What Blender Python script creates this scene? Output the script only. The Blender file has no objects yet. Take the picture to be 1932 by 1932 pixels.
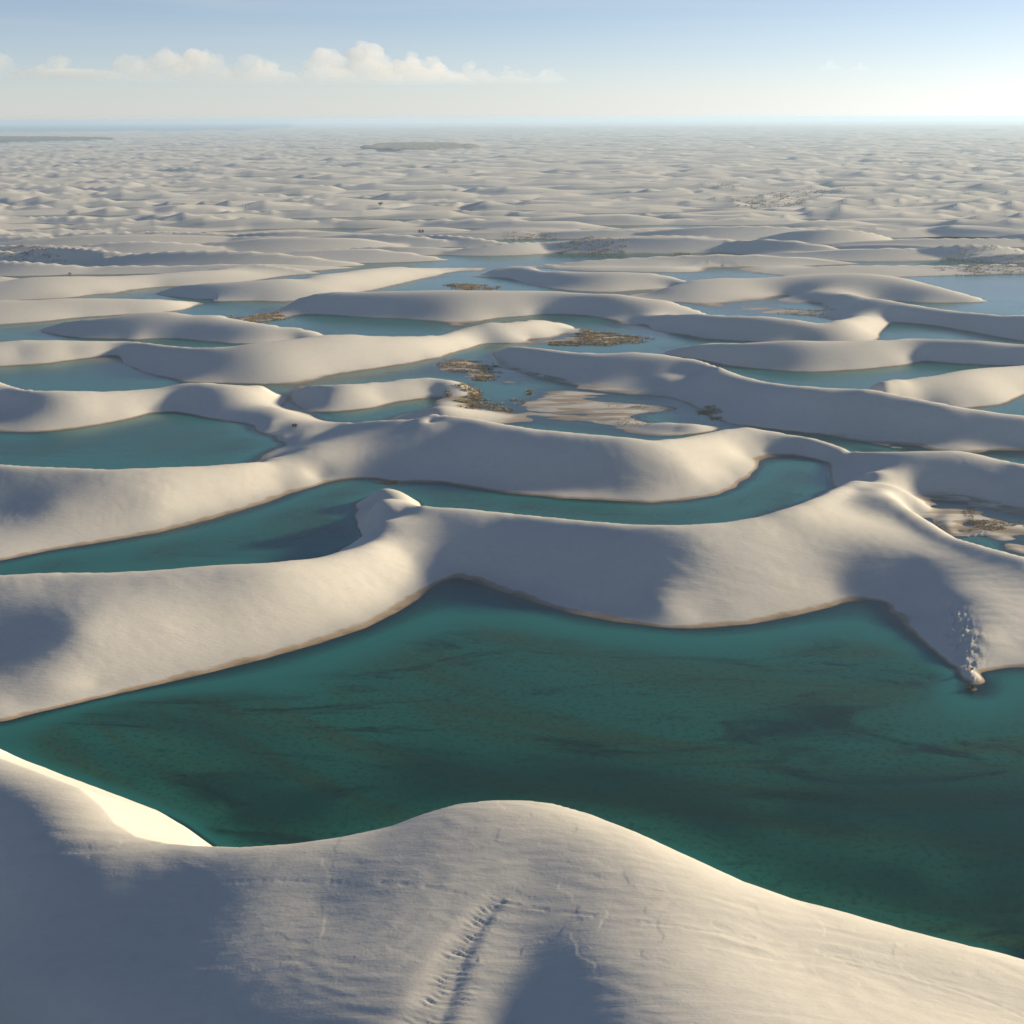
import bpy, math, random
import numpy as np
from mathutils import Matrix, Vector

# ------------------------------------------------------------------ camera
CAMH, PITCH, ROLL, FOC = 100.0, math.radians(15.91), math.radians(-0.25), 1.35
_f = np.array([0, math.cos(PITCH), -math.sin(PITCH)])
_r0 = np.array([1.0, 0, 0]); _u0 = np.array([0, math.sin(PITCH), math.cos(PITCH)])
_r = math.cos(ROLL) * _r0 + math.sin(ROLL) * _u0
_u = -math.sin(ROLL) * _r0 + math.cos(ROLL) * _u0
scene = bpy.context.scene
cam = bpy.data.cameras.new("camera"); cam_o = bpy.data.objects.new("camera", cam)
scene.collection.objects.link(cam_o)
cam.sensor_fit = 'HORIZONTAL'; cam.sensor_width = 36.0; cam.lens = 36.0 * FOC
cam.clip_start = 1.0; cam.clip_end = 300000.0
M = Matrix.Identity(4)
for i in range(3):
    M[i][0], M[i][1], M[i][2] = _r[i], _u[i], -_f[i]
M[2][3] = CAMH
cam_o.matrix_world = M
scene.camera = cam_o

# ------------------------------------------------------------- sky and sun
SUN_AZ, SUN_EL = math.radians(67), math.radians(12.0)      # azimuth measured from +Y towards +X
world = bpy.data.worlds.new("World"); scene.world = world; world.use_nodes = True
wn, wl = world.node_tree.nodes, world.node_tree.links
wn.clear()
sky = wn.new('ShaderNodeTexSky'); sky.sky_type = 'NISHITA'; sky.sun_disc = False
sky.sun_elevation = SUN_EL; sky.sun_rotation = SUN_AZ
sky.altitude = 0; sky.air_density = 0.43; sky.dust_density = 0.2; sky.ozone_density = 0.9
bg = wn.new('ShaderNodeBackground'); bg.inputs['Strength'].default_value = 0.080
wo = wn.new('ShaderNodeOutputWorld')
# faint high cirrus, drawn out in long streaks across the whole sky
tc = wn.new('ShaderNodeTexCoord'); sx = wn.new('ShaderNodeSeparateXYZ'); wl.new(tc.outputs['Generated'], sx.inputs[0])
dz = wn.new('ShaderNodeMath'); dz.operation = 'MAXIMUM'; wl.new(sx.outputs['Z'], dz.inputs[0]); dz.inputs[1].default_value = .01
pu = wn.new('ShaderNodeMath'); pu.operation = 'DIVIDE'; wl.new(sx.outputs['X'], pu.inputs[0]); wl.new(dz.outputs[0], pu.inputs[1])
pv = wn.new('ShaderNodeMath'); pv.operation = 'DIVIDE'; wl.new(sx.outputs['Y'], pv.inputs[0]); wl.new(dz.outputs[0], pv.inputs[1])
cv = wn.new('ShaderNodeCombineXYZ'); wl.new(pu.outputs[0], cv.inputs[0]); wl.new(pv.outputs[0], cv.inputs[1])
mp = wn.new('ShaderNodeMapping'); wl.new(cv.outputs[0], mp.inputs[0]); mp.inputs['Scale'].default_value = (.10, .16, 1); mp.inputs['Rotation'].default_value = (0, 0, .12)
cn = wn.new('ShaderNodeTexNoise'); wl.new(mp.outputs[0], cn.inputs['Vector']); cn.inputs['Scale'].default_value = 1.0; cn.inputs['Detail'].default_value = 6; cn.inputs['Roughness'].default_value = .6; cn.inputs['Distortion'].default_value = .6
cr = wn.new('ShaderNodeMapRange'); cr.interpolation_type = 'SMOOTHSTEP'; wl.new(cn.outputs['Fac'], cr.inputs['Value'])
cr.inputs['From Min'].default_value = .46; cr.inputs['From Max'].default_value = .74; cr.inputs['To Max'].default_value = .22
lf = wn.new('ShaderNodeMapRange'); lf.interpolation_type = 'SMOOTHSTEP'; wl.new(sx.outputs['Z'], lf.inputs['Value']); lf.inputs['From Min'].default_value = .035; lf.inputs['From Max'].default_value = .075
cf = wn.new('ShaderNodeMath'); cf.operation = 'MULTIPLY'; wl.new(cr.outputs[0], cf.inputs[0]); wl.new(lf.outputs[0], cf.inputs[1])
cm = wn.new('ShaderNodeMix'); cm.data_type = 'RGBA'; wl.new(cf.outputs[0], cm.inputs[0]); wl.new(sky.outputs[0], cm.inputs[6]); cm.inputs[7].default_value = (6.5, 6.4, 6.2, 1)
# milky veil of the lower air: its share grows with the length of the sight line through it
ex = wn.new('ShaderNodeMath'); ex.operation = 'DIVIDE'; ex.inputs[0].default_value = -.028; wl.new(dz.outputs[0], ex.inputs[1])
ep = wn.new('ShaderNodeMath'); ep.operation = 'EXPONENT'; wl.new(ex.outputs[0], ep.inputs[0])
bw = wn.new('ShaderNodeRGBToBW'); wl.new(sky.outputs[0], bw.inputs[0])
vt = wn.new('ShaderNodeMix'); vt.data_type = 'RGBA'; vt.blend_type = 'MULTIPLY'; vt.inputs[0].default_value = 1; wl.new(bw.outputs[0], vt.inputs[6]); vt.inputs[7].default_value = (.90, .91, .86, 1)
vm = wn.new('ShaderNodeMix'); vm.data_type = 'RGBA'; wl.new(ep.outputs[0], vm.inputs[0]); wl.new(vt.outputs[2], vm.inputs[6]); wl.new(cm.outputs[2], vm.inputs[7])
wl.new(vm.outputs[2], bg.inputs['Color']); wl.new(bg.outputs[0], wo.inputs['Surface'])
sun = bpy.data.lights.new("sun", 'SUN'); sun.energy = 5.0; sun.angle = math.radians(4.0)
sun.color = (1.0, 0.82, 0.54)
sun_o = bpy.data.objects.new("sun", sun); scene.collection.objects.link(sun_o)
sd = Vector((math.sin(SUN_AZ) * math.cos(SUN_EL), math.cos(SUN_AZ) * math.cos(SUN_EL), math.sin(SUN_EL)))
sun_o.rotation_euler = sd.to_track_quat('Z', 'Y').to_euler()
scene.view_settings.view_transform = 'Standard'; scene.view_settings.look = 'None'
scene.view_settings.exposure = 0.95; scene.view_settings.gamma = 1.0
scene.cycles.use_denoising = True
scene.cycles.max_bounces = 6; scene.cycles.volume_bounces = 1
scene.cycles.transparent_max_bounces = 8

# ------------------------------------------------------------------ helpers
def ray(x, y):
    px = (np.asarray(x, float) / 1932.0 - 0.5) / FOC
    py = (0.5 - np.asarray(y, float) / 1932.0) / FOC
    return _f + px[..., None] * _r + py[..., None] * _u
def ground(x, y, z):
    d = ray(x, y); t = (np.asarray(z, float) - CAMH) / d[..., 2]
    return np.stack([d[..., 0] * t, d[..., 1] * t, np.broadcast_to(np.asarray(z, float), t.shape)], -1)

_rng = np.random.RandomState(7)
_perm = _rng.permutation(4096).astype(np.int64)
_ang = _rng.rand(4096) * 2 * np.pi
_gx, _gy = np.cos(_ang), np.sin(_ang)
def noise(x, y, seed=0):
    x = x + seed * 17.31; y = y + seed * 9.77
    xi = np.floor(x).astype(np.int64); yi = np.floor(y).astype(np.int64)
    fx = x - xi; fy = y - yi
    sx = fx * fx * fx * (fx * (fx * 6 - 15) + 10); sy = fy * fy * fy * (fy * (fy * 6 - 15) + 10)
    def g(ix, iy, dx, dy):
        h = _perm[(_perm[ix & 4095] + iy) & 4095]
        return _gx[h] * dx + _gy[h] * dy
    a = g(xi, yi, fx, fy); b = g(xi + 1, yi, fx - 1, fy)
    c = g(xi, yi + 1, fx, fy - 1); d = g(xi + 1, yi + 1, fx - 1, fy - 1)
    return ((a + (b - a) * sx) * (1 - sy) + (c + (d - c) * sx) * sy) * 1.5
def sstep(a, b, x):
    t = np.clip((x - a) / (b - a), 0, 1); return t * t * (3 - 2 * t)

# ------------------------------------------------- survey of the dune field
# every line is (picture x, picture y[, height]) and is carried to the ground it stands on
CREST = []; SHORE = []; PTS = []; WATER = []
def crest(pts, lee=33.0, side=1, foot=-1.2, carve=True): CREST.append((pts, lee, side, foot, carve))
def shore(pts, z=0.0): SHORE.append((pts, z))
def P(*a): PTS.extend(a)
RAW = []
def PR(*a): RAW.extend(a)
def W(z, *a): WATER.extend((x, y, z) for x, y in a)
_T = dict(F=(0, 0, 1.0), A=(0, 450.8, .3), B=(483, 418.6, .3), C=(966, 418.6, .3), D=(1352.4, 418.6, .3),
          E=(1223.6, 611.8, .3667), L=(0, 644, .3333), G=(1674.4, 901.6, .1333), H=(418.6, 676.2, .25))
def T(k, *pts):
    ox, oy, s = _T[k]
    return [(ox + s * p[0], oy + s * p[1]) + tuple(p[2:]) for p in pts]
# the big dune in front
crest(T('F', (-160,1372,12), (-60,1405,12.5), (0,1430,13), (80,1460,13), (150,1487,12.8), (190,1520,12.6), (215,1553,12.5), (255,1578,12.7), (310,1591,13), (370,1596,13.6),
  (450,1598,14.4), (550,1592,15), (650,1578,15.4), (740,1558,15.9), (800,1535,16.2), (860,1518,16.5), (930,1510,16.7), (985,1510,16.7),
  (1040,1516,16.5), (1110,1535,16.1), (1200,1570,15.5), (1300,1616,14), (1400,1662,12.5), (1500,1697,11), (1600,1722,10),
  (1700,1752,9), (1800,1777,8), (1932,1812,7), (2100,1860,6)), lee=35, foot=-4.5)
P(*T('F', (0,1800,6.8), (150,1800,9.3), (300,1800,11.2), (450,1800,12.6), (600,1800,13.3), (750,1800,13.8), (0,1932,4), (150,1932,7), (300,1932,9.3), (450,1932,10.8),
  (600,1932,11.7), (780,1932,12.5), (900,1932,12.5), (985,1932,12.6), (1100,1932,14.3), (1200,1932,15.4), (1350,1932,15.9), (1500,1932,15.2), (1750,1932,12.3), (1932,1932,9.6),
  (0,1650,9.8), (300,1700,12.3), (600,1700,14.2), (880,1720,14.8), (900,1800,13.9), (1000,1800,14), (1100,1800,15), (1150,1700,15.6), (1000,1640,16),
  (1300,1750,15.2), (1500,1800,13.2), (1700,1850,11.4), (500,2100,8.5), (825,2100,10.5), (1000,2100,12), (1300,2100,16), (1600,2100,15), (1932,2100,12),
  (0,2100,-3), (2200,1932,5), (2300,2100,4), (-150,1800,1), (-150,1650,6)))
W(-3.2, *T('F', (500,1340), (700,1280), (900,1210), (1200,1260), (1500,1250), (300,1410), (1600,1350), (1900,1400), (1750,1270), (200,1390), (2000,1350), (100,1390), (-100,1400), (-250,1380)))
W(-4.2, *T('F', (900,1350), (1200,1370), (600,1420), (1500,1420), (400,1450)))
W(-6.0, *T('F', (1150,1460), (800,1450), (600,1500), (1350,1560), (1500,1540), (1800,1560), (1900,1680), (1700,1650), (2050,1600), (450,1540), (400,1500)))
# long dune on the left of the front lagoon
crest(T('F', (-350,1085,2), (-200,1090,5), (-80,1090,8), (0,1085,9), (100,1080,9), (200,1080,9), (300,1075,9), (400,1066,9), (500,1062,9), (600,1052,8.8), (680,1030,8.3)))
P(*T('F', (692,1026,8), (728,1017,7.5), (762,1037,6.5), (775,1055,5.5), (782,1080,3.5), (720,985,7), (740,1005,7), (800,1030,6.3), (820,1060,4), (0,1200,3.6),
  (150,1190,6.4), (300,1180,6.3), (450,1150,6.3), (600,1120,5.8), (0,1310,1), (100,1295,1.4), (-100,1250,1.0)))
shore(T('F', (-350,1220), (-260,1290), (-150,1340), (-60,1362), (0,1362), (100,1338), (200,1315), (300,1292), (400,1268), (500,1243), (600,1215), (690,1185), (750,1155),
  (790,1130), (815,1108), (840,1095), (858,1092), (880,1095), (940,1115), (1000,1135), (1080,1158), (1160,1173), (1250,1184), (1330,1185),
  (1420,1177), (1500,1162), (1570,1145), (1620,1134), (1660,1134), (1680,1155), (1710,1185), (1750,1220), (1790,1252), (1815,1278),
  (1828,1300), (1838,1290), (1850,1275), (1870,1265), (1900,1260), (1960,1262), (2060,1280), (2200,1330)))
# central crescent dune
shore(T('F', (690,1016), (681,1003), (675,988), (672,968)))
W(-2, *T('F', (650,1000), (640,1018), (640,965), (600,1030), (560,1036), (680,925), (800,938)))
crest(T('F', (682,966,5), (700,955,8), (730,948,10), (770,950,10), (800,955,10.5)), carve=False)
crest(T('F', (800,955,10.5), (900,962,11), (1000,972,11), (1100,982,11), (1200,990,11), (1300,990,11),
  (1370,985,11), (1430,975,11), (1490,957,10.5), (1550,935,8), (1595,914,5.4)))
PR(*T('F', (698,936,1.5), (708,928,3.2), (722,923,4.2), (745,926,4), (765,936,3), (780,947,1.6), (700,960,6)))
P(*T('F', (1000,1060,7), (1200,1080,7.3), (1250,1140,3.2), (1100,1110,4.2), (900,1050,6), (1450,1080,6.5), (1600,1040,6.7)))
# spit dune on the right
PR(*T('F', (1618,907,4.9), (1640,914,5.4), (1657,921,5.8), (1674,928,6.1), (1692,941,6.3), (1710,955,6.5), (1726,967,6.6), (1645,893,4.4), (1690,918,4.7), (1715,932,4), (1735,945,2.6), (1750,958,1.2)))
crest(T('F', (1741,979,6.7), (1768,997,6.8), (1794,1012,6.8), (1848,1028,6.8), (1932,1051,6.8), (2050,1085,6), (2200,1130,3)), foot=-.1)
P(*T('F', (1722,1020,6.2), (1750,1050,5.5), (1775,1085,4.7), (1795,1125,3.9), (1808,1160,3.3), (1817,1190,2.8), (1826,1230,2.0), (1832,1270,.8), (1660,1118,.9), (1662,1085,3.6),
  (1668,1040,5.6), (1680,1000,6.5), (1720,1130,1.9), (1745,1180,1.1), (1700,1085,3.2), (1870,1100,4.8), (1932,1120,4.4), (1900,1200,2.4), (1855,1200,3.1), (1932,1230,1),
  (2050,1150,3.2), (1690,975,6.6)))
# lagoon behind the central dune, dune on the far left
shore(T('F', (-200,1075), (-100,1068), (0,1058), (100,1038), (200,1022), (300,1005), (400,980), (500,950), (560,928), (620,910), (680,902), (740,910), (800,910), (870,917),
  (950,930), (1050,940), (1150,945)) + T('E', (0,920), (200,905), (350,880), (450,840), (520,790), (560,740), (590,695), (650,683), (750,682), (850,692),
  (915,713), (930,735), (935,760), (945,830), (960,855)))
W(-2.5, *T('F', (300,1040), (500,1010), (620,960), (640,990), (660,930), (900,938), (1100,966), (1300,972), (1450,930), (1500,890), (1530,900), (100,1066), (400,1020), (800,930), (1000,950), (1200,970), (1400,950), (-100,1080)))
crest(T('F', (-150,862,7), (-80,868,8), (0,876,9), (60,880,9), (120,882,9), (200,885,9), (300,882,9), (400,878,8), (440,875,7), (480,872,5.2)))
P(*T('F', (520,880,5.2), (570,892,4), (520,863,3.6), (545,860,4.2), (503,866,3.4), (560,848,3.2), (640,890,2.5), (700,880,2.5), (600,860,5), (680,850,5.2), (760,850,6.5), (300,950,4.6), (100,960,4.3), (0,960,3.2)))
PR(*T('F', (541,836,.5), (560,832,1.2), (578,829,1.8), (603,826,2.4), (631,809,2.9), (654,799,3.6), (672,798,4.4), (560,800,2), (600,805,2.4), (640,803,3), (575,815,2), (620,815,2.6), (545,822,1), (590,797,2.2), (655,797,3.2), (640,797,2.4), (525,805,1.2), (510,797,2)))
crest(T('F', (690,796,5.5), (719,793,7), (781,790,9), (813,781,10), (851,784,10.3), (902,791,10.5), (950,800,11),
  (1000,808,11), (1100,818,11), (1180,825,10.5)) + T('E', (0,597,10), (150,588,9.5), (250,570,7.5), (380,543,5.5), (500,535,4.2), (650,553,4.2), (800,575,4.2),
  (900,600,4.4), (1000,635,4.7)))
P(*T('F', (1000,880,6), (1150,890,6.3), (1300,890,6), (1380,860,6.2), (900,860,6.5)))
P(*T('E', (1042,660,4.8), (1045,690,4.6), (1050,720,4.5), (1062,745,4.5), (1068,770,4.6), (1062,790,4.7), (1057,805,4.8), (985,700,2), (1000,760,2), (1000,820,2.2)))
crest(T('E', (1060,655,4.9), (1100,655,5.2), (1250,657,5.6), (1400,657,5.6), (1600,660,5.4), (1700,675,5.6), (1850,705,6.3), (1932,720,6.5), (2100,760,6.5), (2300,810,6)))
P(*T('E', (1150,760,5.2), (1300,760,5), (1500,800,3.6), (1800,830,3.2), (1932,850,3)))
shore(T('G', (830,780), (740,690), (660,560), (620,420), (640,320), (720,285), (900,310), (1100,360), (1300,400), (1560,450), (1800,520), (1932,570), (2300,700), (2900,900)))
W(-.06, *T('G', (700,400), (1100,430), (1500,520), (1800,640), (1100,650), (1000,750), (1400,880), (1700,920), (1850,850), (720,560), (2200,800), (2200,1000)))
P(*T('G', (900,480,.5), (825,560,.6), (850,650,.6), (885,740,.5), (1100,535,.35), (1300,570,.35), (1500,605,.4), (1700,645,.4), (1900,690,.4), (1300,750,.5), (1500,750,.5), (1620,995,.4)))
# second lagoon on the left
shore(T('L', (-300,480), (-150,500), (0,510), (200,515), (400,495), (600,465), (750,435), (850,408), (950,402), (1050,408), (1080,415), (1200,440), (1380,465), (1440,485), (1490,525), (1560,555), (1615,582),
  (1540,615), (1480,650), (1450,680)))
W(-2.5, *T('F', (100,850), (250,830), (400,830), (450,850), (20,840), (300,800), (480,835), (350,855), (-100,850)))
crest(T('L', (-300,200,6), (-150,215,7), (0,232,8), (60,252,8), (130,270,8), (220,277,8), (400,282,8), (600,285,8), (700,282,8), (800,275,8), (900,262,8.5), (1000,245,9), (1070,235,9), (1150,235,9),
  (1250,240,9.5), (1350,248,8), (1430,250,6.4), (1480,249,5)))
P(*T('L', (1495,250,4.6), (1500,270,4.2), (1505,290,3.8), (1513,310,3.5), (1525,330,3.2), (1545,352,2.9), (1570,375,2.7), (1605,398,2.5), (1640,418,2.3), (1680,432,2.1), (1720,443,2), (1790,452,1.9)))
P(*T('H', (610,214,.1), (570,232,.1), (540,250,.05), (510,280,.05), (488,305,0), (475,335,0)))
P(*T('L', (1000,340,4.7), (1250,350,5.2), (1400,400,4.2), (600,380,4.3), (0,380,2.6), (250,390,4), (1600,545,.8)))
# little bowl dune with its pond
crest(T('H', (645,211,1.6), (700,206,3.2), (800,200,5), (1000,190,6), (1250,175,6), (1400,155,6), (1550,145,6), (1700,155,5), (1830,190,3)))
shore(T('H', (465,365), (500,385), (560,398), (620,412), (800,405), (1000,390), (1200,360), (1400,318), (1560,297), (1600,330)))
P(*T('H', (1600,260,2.2), (1640,240,4), (1700,330,.8), (1640,350,.8), (1660,390,4.5), (1850,290,.3), (1720,400,4), (800,300,3.6), (1200,280,3.4)))
W(-1.2, *T('H', (1000,440), (1200,420), (1400,385), (1520,360), (860,450)))
# upper left lagoon and the long dune behind it
shore(T('L', (-200,155), (-100,148), (0,143), (200,132), (400,108), (550,90), (640,80), (690,105), (740,145), (800,175), (900,195), (990,215), (1060,235)) +
  T('F', (425,723), (500,725), (575,721)) + T('B', (480,960), (650,935), (850,905), (1050,870), (1200,835), (1370,785), (1440,765), (1600,768), (1720,770), (1800,745), (1932,705)) + T('C', (350,725), (470,700)))
W(-2, *T('F', (100,715), (200,700), (250,715), (20,710), (180,690), (-60,705)))
W(-.3, *T('F', (620,720), (680,712), (740,702), (800,690), (850,678)))
crest(T('A', (-300,670,4), (-100,660,6), (0,650,6), (150,640,6), (350,632,6.5), (600,635,7), (800,640,7.5), (950,655,8), (1100,675,8), (1250,685,8), (1450,680,8.5), (1600,665,8.5), (1750,650,8.5), (1890,635,8.5)) +
  T('B', (400,730,8.3), (600,722,8), (800,722,8), (1000,722,7.5), (1150,715,7), (1230,690,6.5), (1330,660,6.5), (1450,640,6.5), (1600,630,6), (1700,624,5.5)) + T('C', (100,618,4.6), (200,620,4), (350,640,2), (450,690,.5)))
P(*T('L', (100,70,3), (400,50,4), (700,60,4.5), (900,110,4.5), (1200,130,5), (1600,120,4.8)))
# dunes of the left middle distance
crest(T('A', (275,570,.5), (330,545,3), (400,525,5), (550,505,6), (750,490,6.5), (950,480,6.5), (1100,478,6.5), (1250,490,6), (1400,485,6), (1450,500,5.5), (1600,525,5.5), (1750,545,5), (1870,555,4.5)) + T('B', (300,672,4), (370,700,2.5), (420,728,1)))
shore(T('A', (275,572), (350,602), (450,618), (600,625), (750,628), (850,635), (950,628), (1100,628), (1250,640), (1350,648), (1420,655), (1550,660), (1700,655), (1850,640)))
W(-1.5, *T('A', (100,600), (200,580), (50,625), (250,615), (1050,645), (1200,662), (1300,672), (-100,600)))
crest(T('A', (-300,405,4), (-100,400,5), (0,395,5), (200,390,5.5), (400,378,6), (600,375,6), (800,376,5.5), (1000,380,4.5), (1150,388,2.5), (1270,400,.5)))
shore(T('A', (-300,550), (-100,545), (0,540), (150,530), (270,520), (500,495), (800,475), (1000,463), (1150,445), (1230,415), (1270,402), (1450,392), (1600,390), (1750,395), (1830,405)))
W(-1.2, *T('A', (1200,445), (1400,430), (1600,425), (1500,455), (1700,440)))
crest(T('A', (1020,345,.5), (1060,310,3), (1150,290,5), (1300,278,6), (1500,270,6.5), (1700,262,6.5), (1900,253,6.5)) + T('B', (322,348,6.5), (600,308,6.5), (800,285,6), (1000,268,6), (1200,255,5), (1350,260,3)))
shore(T('A', (1020,350), (1100,365), (1250,380), (1300,390)))
shore(T('B', (640,445), (800,415), (950,380), (1100,345), (1200,325), (1300,315)))
W(-.8, *T('B', (750,440), (900,420), (1050,390), (1000,430), (1200,420), (1550,400), (1600,430)))
P(*T('B', (1150,350,-.2), (1300,400,.2), (1450,350,0), (1500,420,-.2), (1350,430,-.2)))
crest(T('B', (150,575,.5), (200,520,3), (270,480,5), (380,458,6.5), (500,452,7), (700,455,7), (1000,456,7), (1300,455,7), (1600,452,7)) + T('C', (120,451,7), (300,452,7), (500,460,7), (700,470,6.5), (850,485,6), (1000,500,5), (1080,530,4), (1150,570,2)))
shore(T('B', (100,620), (200,605), (350,582), (500,588), (700,602), (900,608), (1100,622), (1220,650), (1300,635), (1400,628), (1550,602), (1700,592)) + T('C', (150,585), (300,580), (450,588), (600,610), (700,640), (850,650), (930,690), (1100,712), (1300,740), (1500,752), (1650,760), (1810,757)))
W(-1.5, *T('B', (300,640), (500,650), (800,660), (1000,660), (1150,658), (600,695), (180,625)))
crest(T('A', (-300,265,4), (0,272,5), (150,258,5), (400,245,5.5), (700,235,5.5), (1000,215,5.5), (1250,190,5.5), (1400,170,5), (1600,155,4.5), (1900,140,4)))
shore(T('A', (-300,395), (0,390), (200,383), (450,370), (600,350), (800,325), (1000,302)))
W(-.8, *T('A', (600,210), (800,195), (1000,190), (1200,178), (500,225), (300,235)))
P(*T('A', (850,345,-.1), (950,335,-.1), (700,350,-.1)))
crest(T('A', (-200,190,3), (0,190,3), (200,180,3), (400,178,2.5), (520,182,.6)))
crest(T('A', (400,100,3), (450,85,5), (550,80,5), (700,90,4.5), (900,75,5), (1100,80,5), (1300,85,5), (1550,95,4), (1750,110,2)))
shore(T('A', (400,140), (500,145), (700,155), (900,158), (1100,165), (1300,165)))
# dunes of the right middle distance
crest(T('C', (760,600,1.2), (850,590,5), (1000,580,7), (1200,582,7)) + T('D', (0,588,7), (300,605,7), (500,620,7), (650,635,6.5), (800,612,5.5), (880,595,5), (980,595,4), (1080,615,1.5)), carve=False)
shore(T('D', (1000,745), (1020,705), (1060,660), (1120,630), (1200,635), (1400,655), (1600,690), (1750,720), (1932,750), (2200,790)))
W(-1.2, *T('D', (1200,690), (1100,720), (1400,700), (1600,730), (1750,750), (1850,765)))
shore(T('C', (1190,560), (1210,530), (1350,508), (1600,485), (1750,465)))
W(-.12, *T('D', (100,545), (300,530), (500,510), (0,570), (650,510)))
P(*T('D', (500,560,.2), (600,580,.3), (400,580,0), (700,550,.1)))
crest(T('D', (480,440,2), (650,450,4.5), (850,452,5), (950,475,6), (1100,500,6.5), (1300,530,7), (1500,560,7), (1700,580,7), (1800,590,7), (1932,592,7), (2200,600,6)), carve=False)
W(-.5, *T('D', (1300,512), (1500,512), (1700,505), (1850,510), (1750,480), (1850,545)))
crest(T('D', (830,350,4), (950,345,5.5), (1100,355,5.5), (1250,375,5.5), (1400,410,5), (1500,435,4), (1620,480,1.5)))
crest(T('C', (880,460,1.5), (950,420,3.5), (1100,375,5), (1300,358,6), (1500,356,6), (1700,352,5), (1780,358,3)), carve=False)
crest(T('C', (-100,300,4), (0,240,5), (60,240,5.5), (180,305,5.5), (450,318,6), (700,320,6), (880,325,6), (1000,345,5), (1080,375,3)))
shore(T('C', (-100,350), (0,360), (100,395), (300,425), (500,440), (700,440), (860,445)))
crest(T('C', (190,255,3), (400,250,5), (700,247,5), (1000,250,5), (1200,240,4), (1260,265,2)))
crest(T('C', (480,105,3), (560,85,5), (800,82,6), (1100,90,6), (1300,150,5.5), (1500,180,5.5), (1700,195,5.5)) + T('D', (600,215,5.5), (900,230,5.5), (1200,250,5), (1400,285,3)))
crest(T('D', (350,130,4), (500,118,5.5), (800,140,5.5), (1000,165,5), (1200,200,4)))
W(-.3, *T('C', (500,215), (750,220), (900,215), (1300,300), (1400,320), (1200,320)))
W(-.3, *T('D', (1600,300), (1800,300), (1500,270), (1700,260)))
crest(T('E', (100,140,.6), (150,115,3), (250,103,5), (400,97,6), (600,97,6), (750,95,6), (850,97,6), (1000,95,6), (1150,88,6), (1300,80,6.5), (1380,78,6.5), (1500,78,6.5), (1700,85,6.5), (1932,103,6.5), (2100,115,6), (2300,130,5)))
shore(T('E', (100,160), (300,188), (400,210), (600,232), (750,243), (850,245), (1000,238), (1200,222), (1350,203), (1420,190), (1550,200), (1700,208), (1850,212), (1932,212)))
W(-.6, *T('E', (60,85), (250,90)))
W(-.6, *T('C', (900,720), (1100,740), (800,740)))
crest(T('F', (940,662,2), (962,654,4.5), (994,655,6), (1034,659,7), (1087,665,7), (1141,668,7), (1200,668,7)) + T('E', (100,165,7), (250,185,7), (330,205,7.5), (400,235,8), (480,265,8.5), (600,295,9),
  (750,315,9.5), (900,325,10), (1000,330,10), (1100,332,10), (1200,345,10), (1350,375,10), (1500,405,9.5), (1650,432,9), (1800,455,8.5), (1932,470,8), (2100,495,7), (2300,530,5)))
shore(T('F', (932,668), (946,688), (981,701), (1047,717), (1087,727), (1125,740), (1194,744)) + T('E', (0,368), (100,378), (200,405), (250,435), (330,480), (400,505), (500,525), (650,545), (800,560),
  (950,580), (1100,600), (1250,612), (1400,628), (1490,650), (1620,660), (1750,648), (1932,650), (2200,660)))
P(*T('E', (500,400,5), (800,430,5.3), (1100,470,5.2), (1400,520,4.6), (1700,570,3.4), (-50,260,3.2), (80,280,3.6), (150,230,5.2), (60,300,2.6), (280,260,5), (310,240,5.6)))
crest(T('E', (1150,305,8.5), (1300,285,8), (1450,268,7.5), (1600,240,7), (1750,225,7), (1932,212,6.5), (2150,205,6)))
shore(T('E', (1700,425), (1800,415), (1870,390), (1932,360), (2100,320)))
W(-1, *T('E', (1800,440), (1900,420), (2000,430)))
W(-1.5, *T('E', (500,255), (700,280), (900,300), (1000,310), (1100,285), (1300,260), (1500,230), (1600,220), (600,262)))
P(*T('E', (1000,612,-.05), (1150,632,-.05), (1300,645,-.05), (1750,672,-.1), (1900,682,-.1)))
# the marshy flat in the middle
P(*T('F', (960,720,.12), (1000,760,.14), (1100,780,.12), (1050,740,.10), (1150,760,.02), (950,780,.16), (900,740,.15), (880,700,.15), (920,690,.1), (1150,800,.05),
  (1280,770,0), (880,770,.15), (870,680,.1), (1000,790,.08), (1180,770,.4), (1220,774,.3), (1250,769,.4), (1185,795,.4), (1200,805,.4), (920,710,.1),
  (1000,640,0), (1060,640,.1), (1150,645,.2), (1210,640,0), (1100,612,0), (1180,615,-.05), (1080,620,.1)))
crest(T('E', (0,512,1), (100,505,2), (250,512,2), (340,530,1)))
shore(T('E', (50,575), (150,578), (250,570)))
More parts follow.
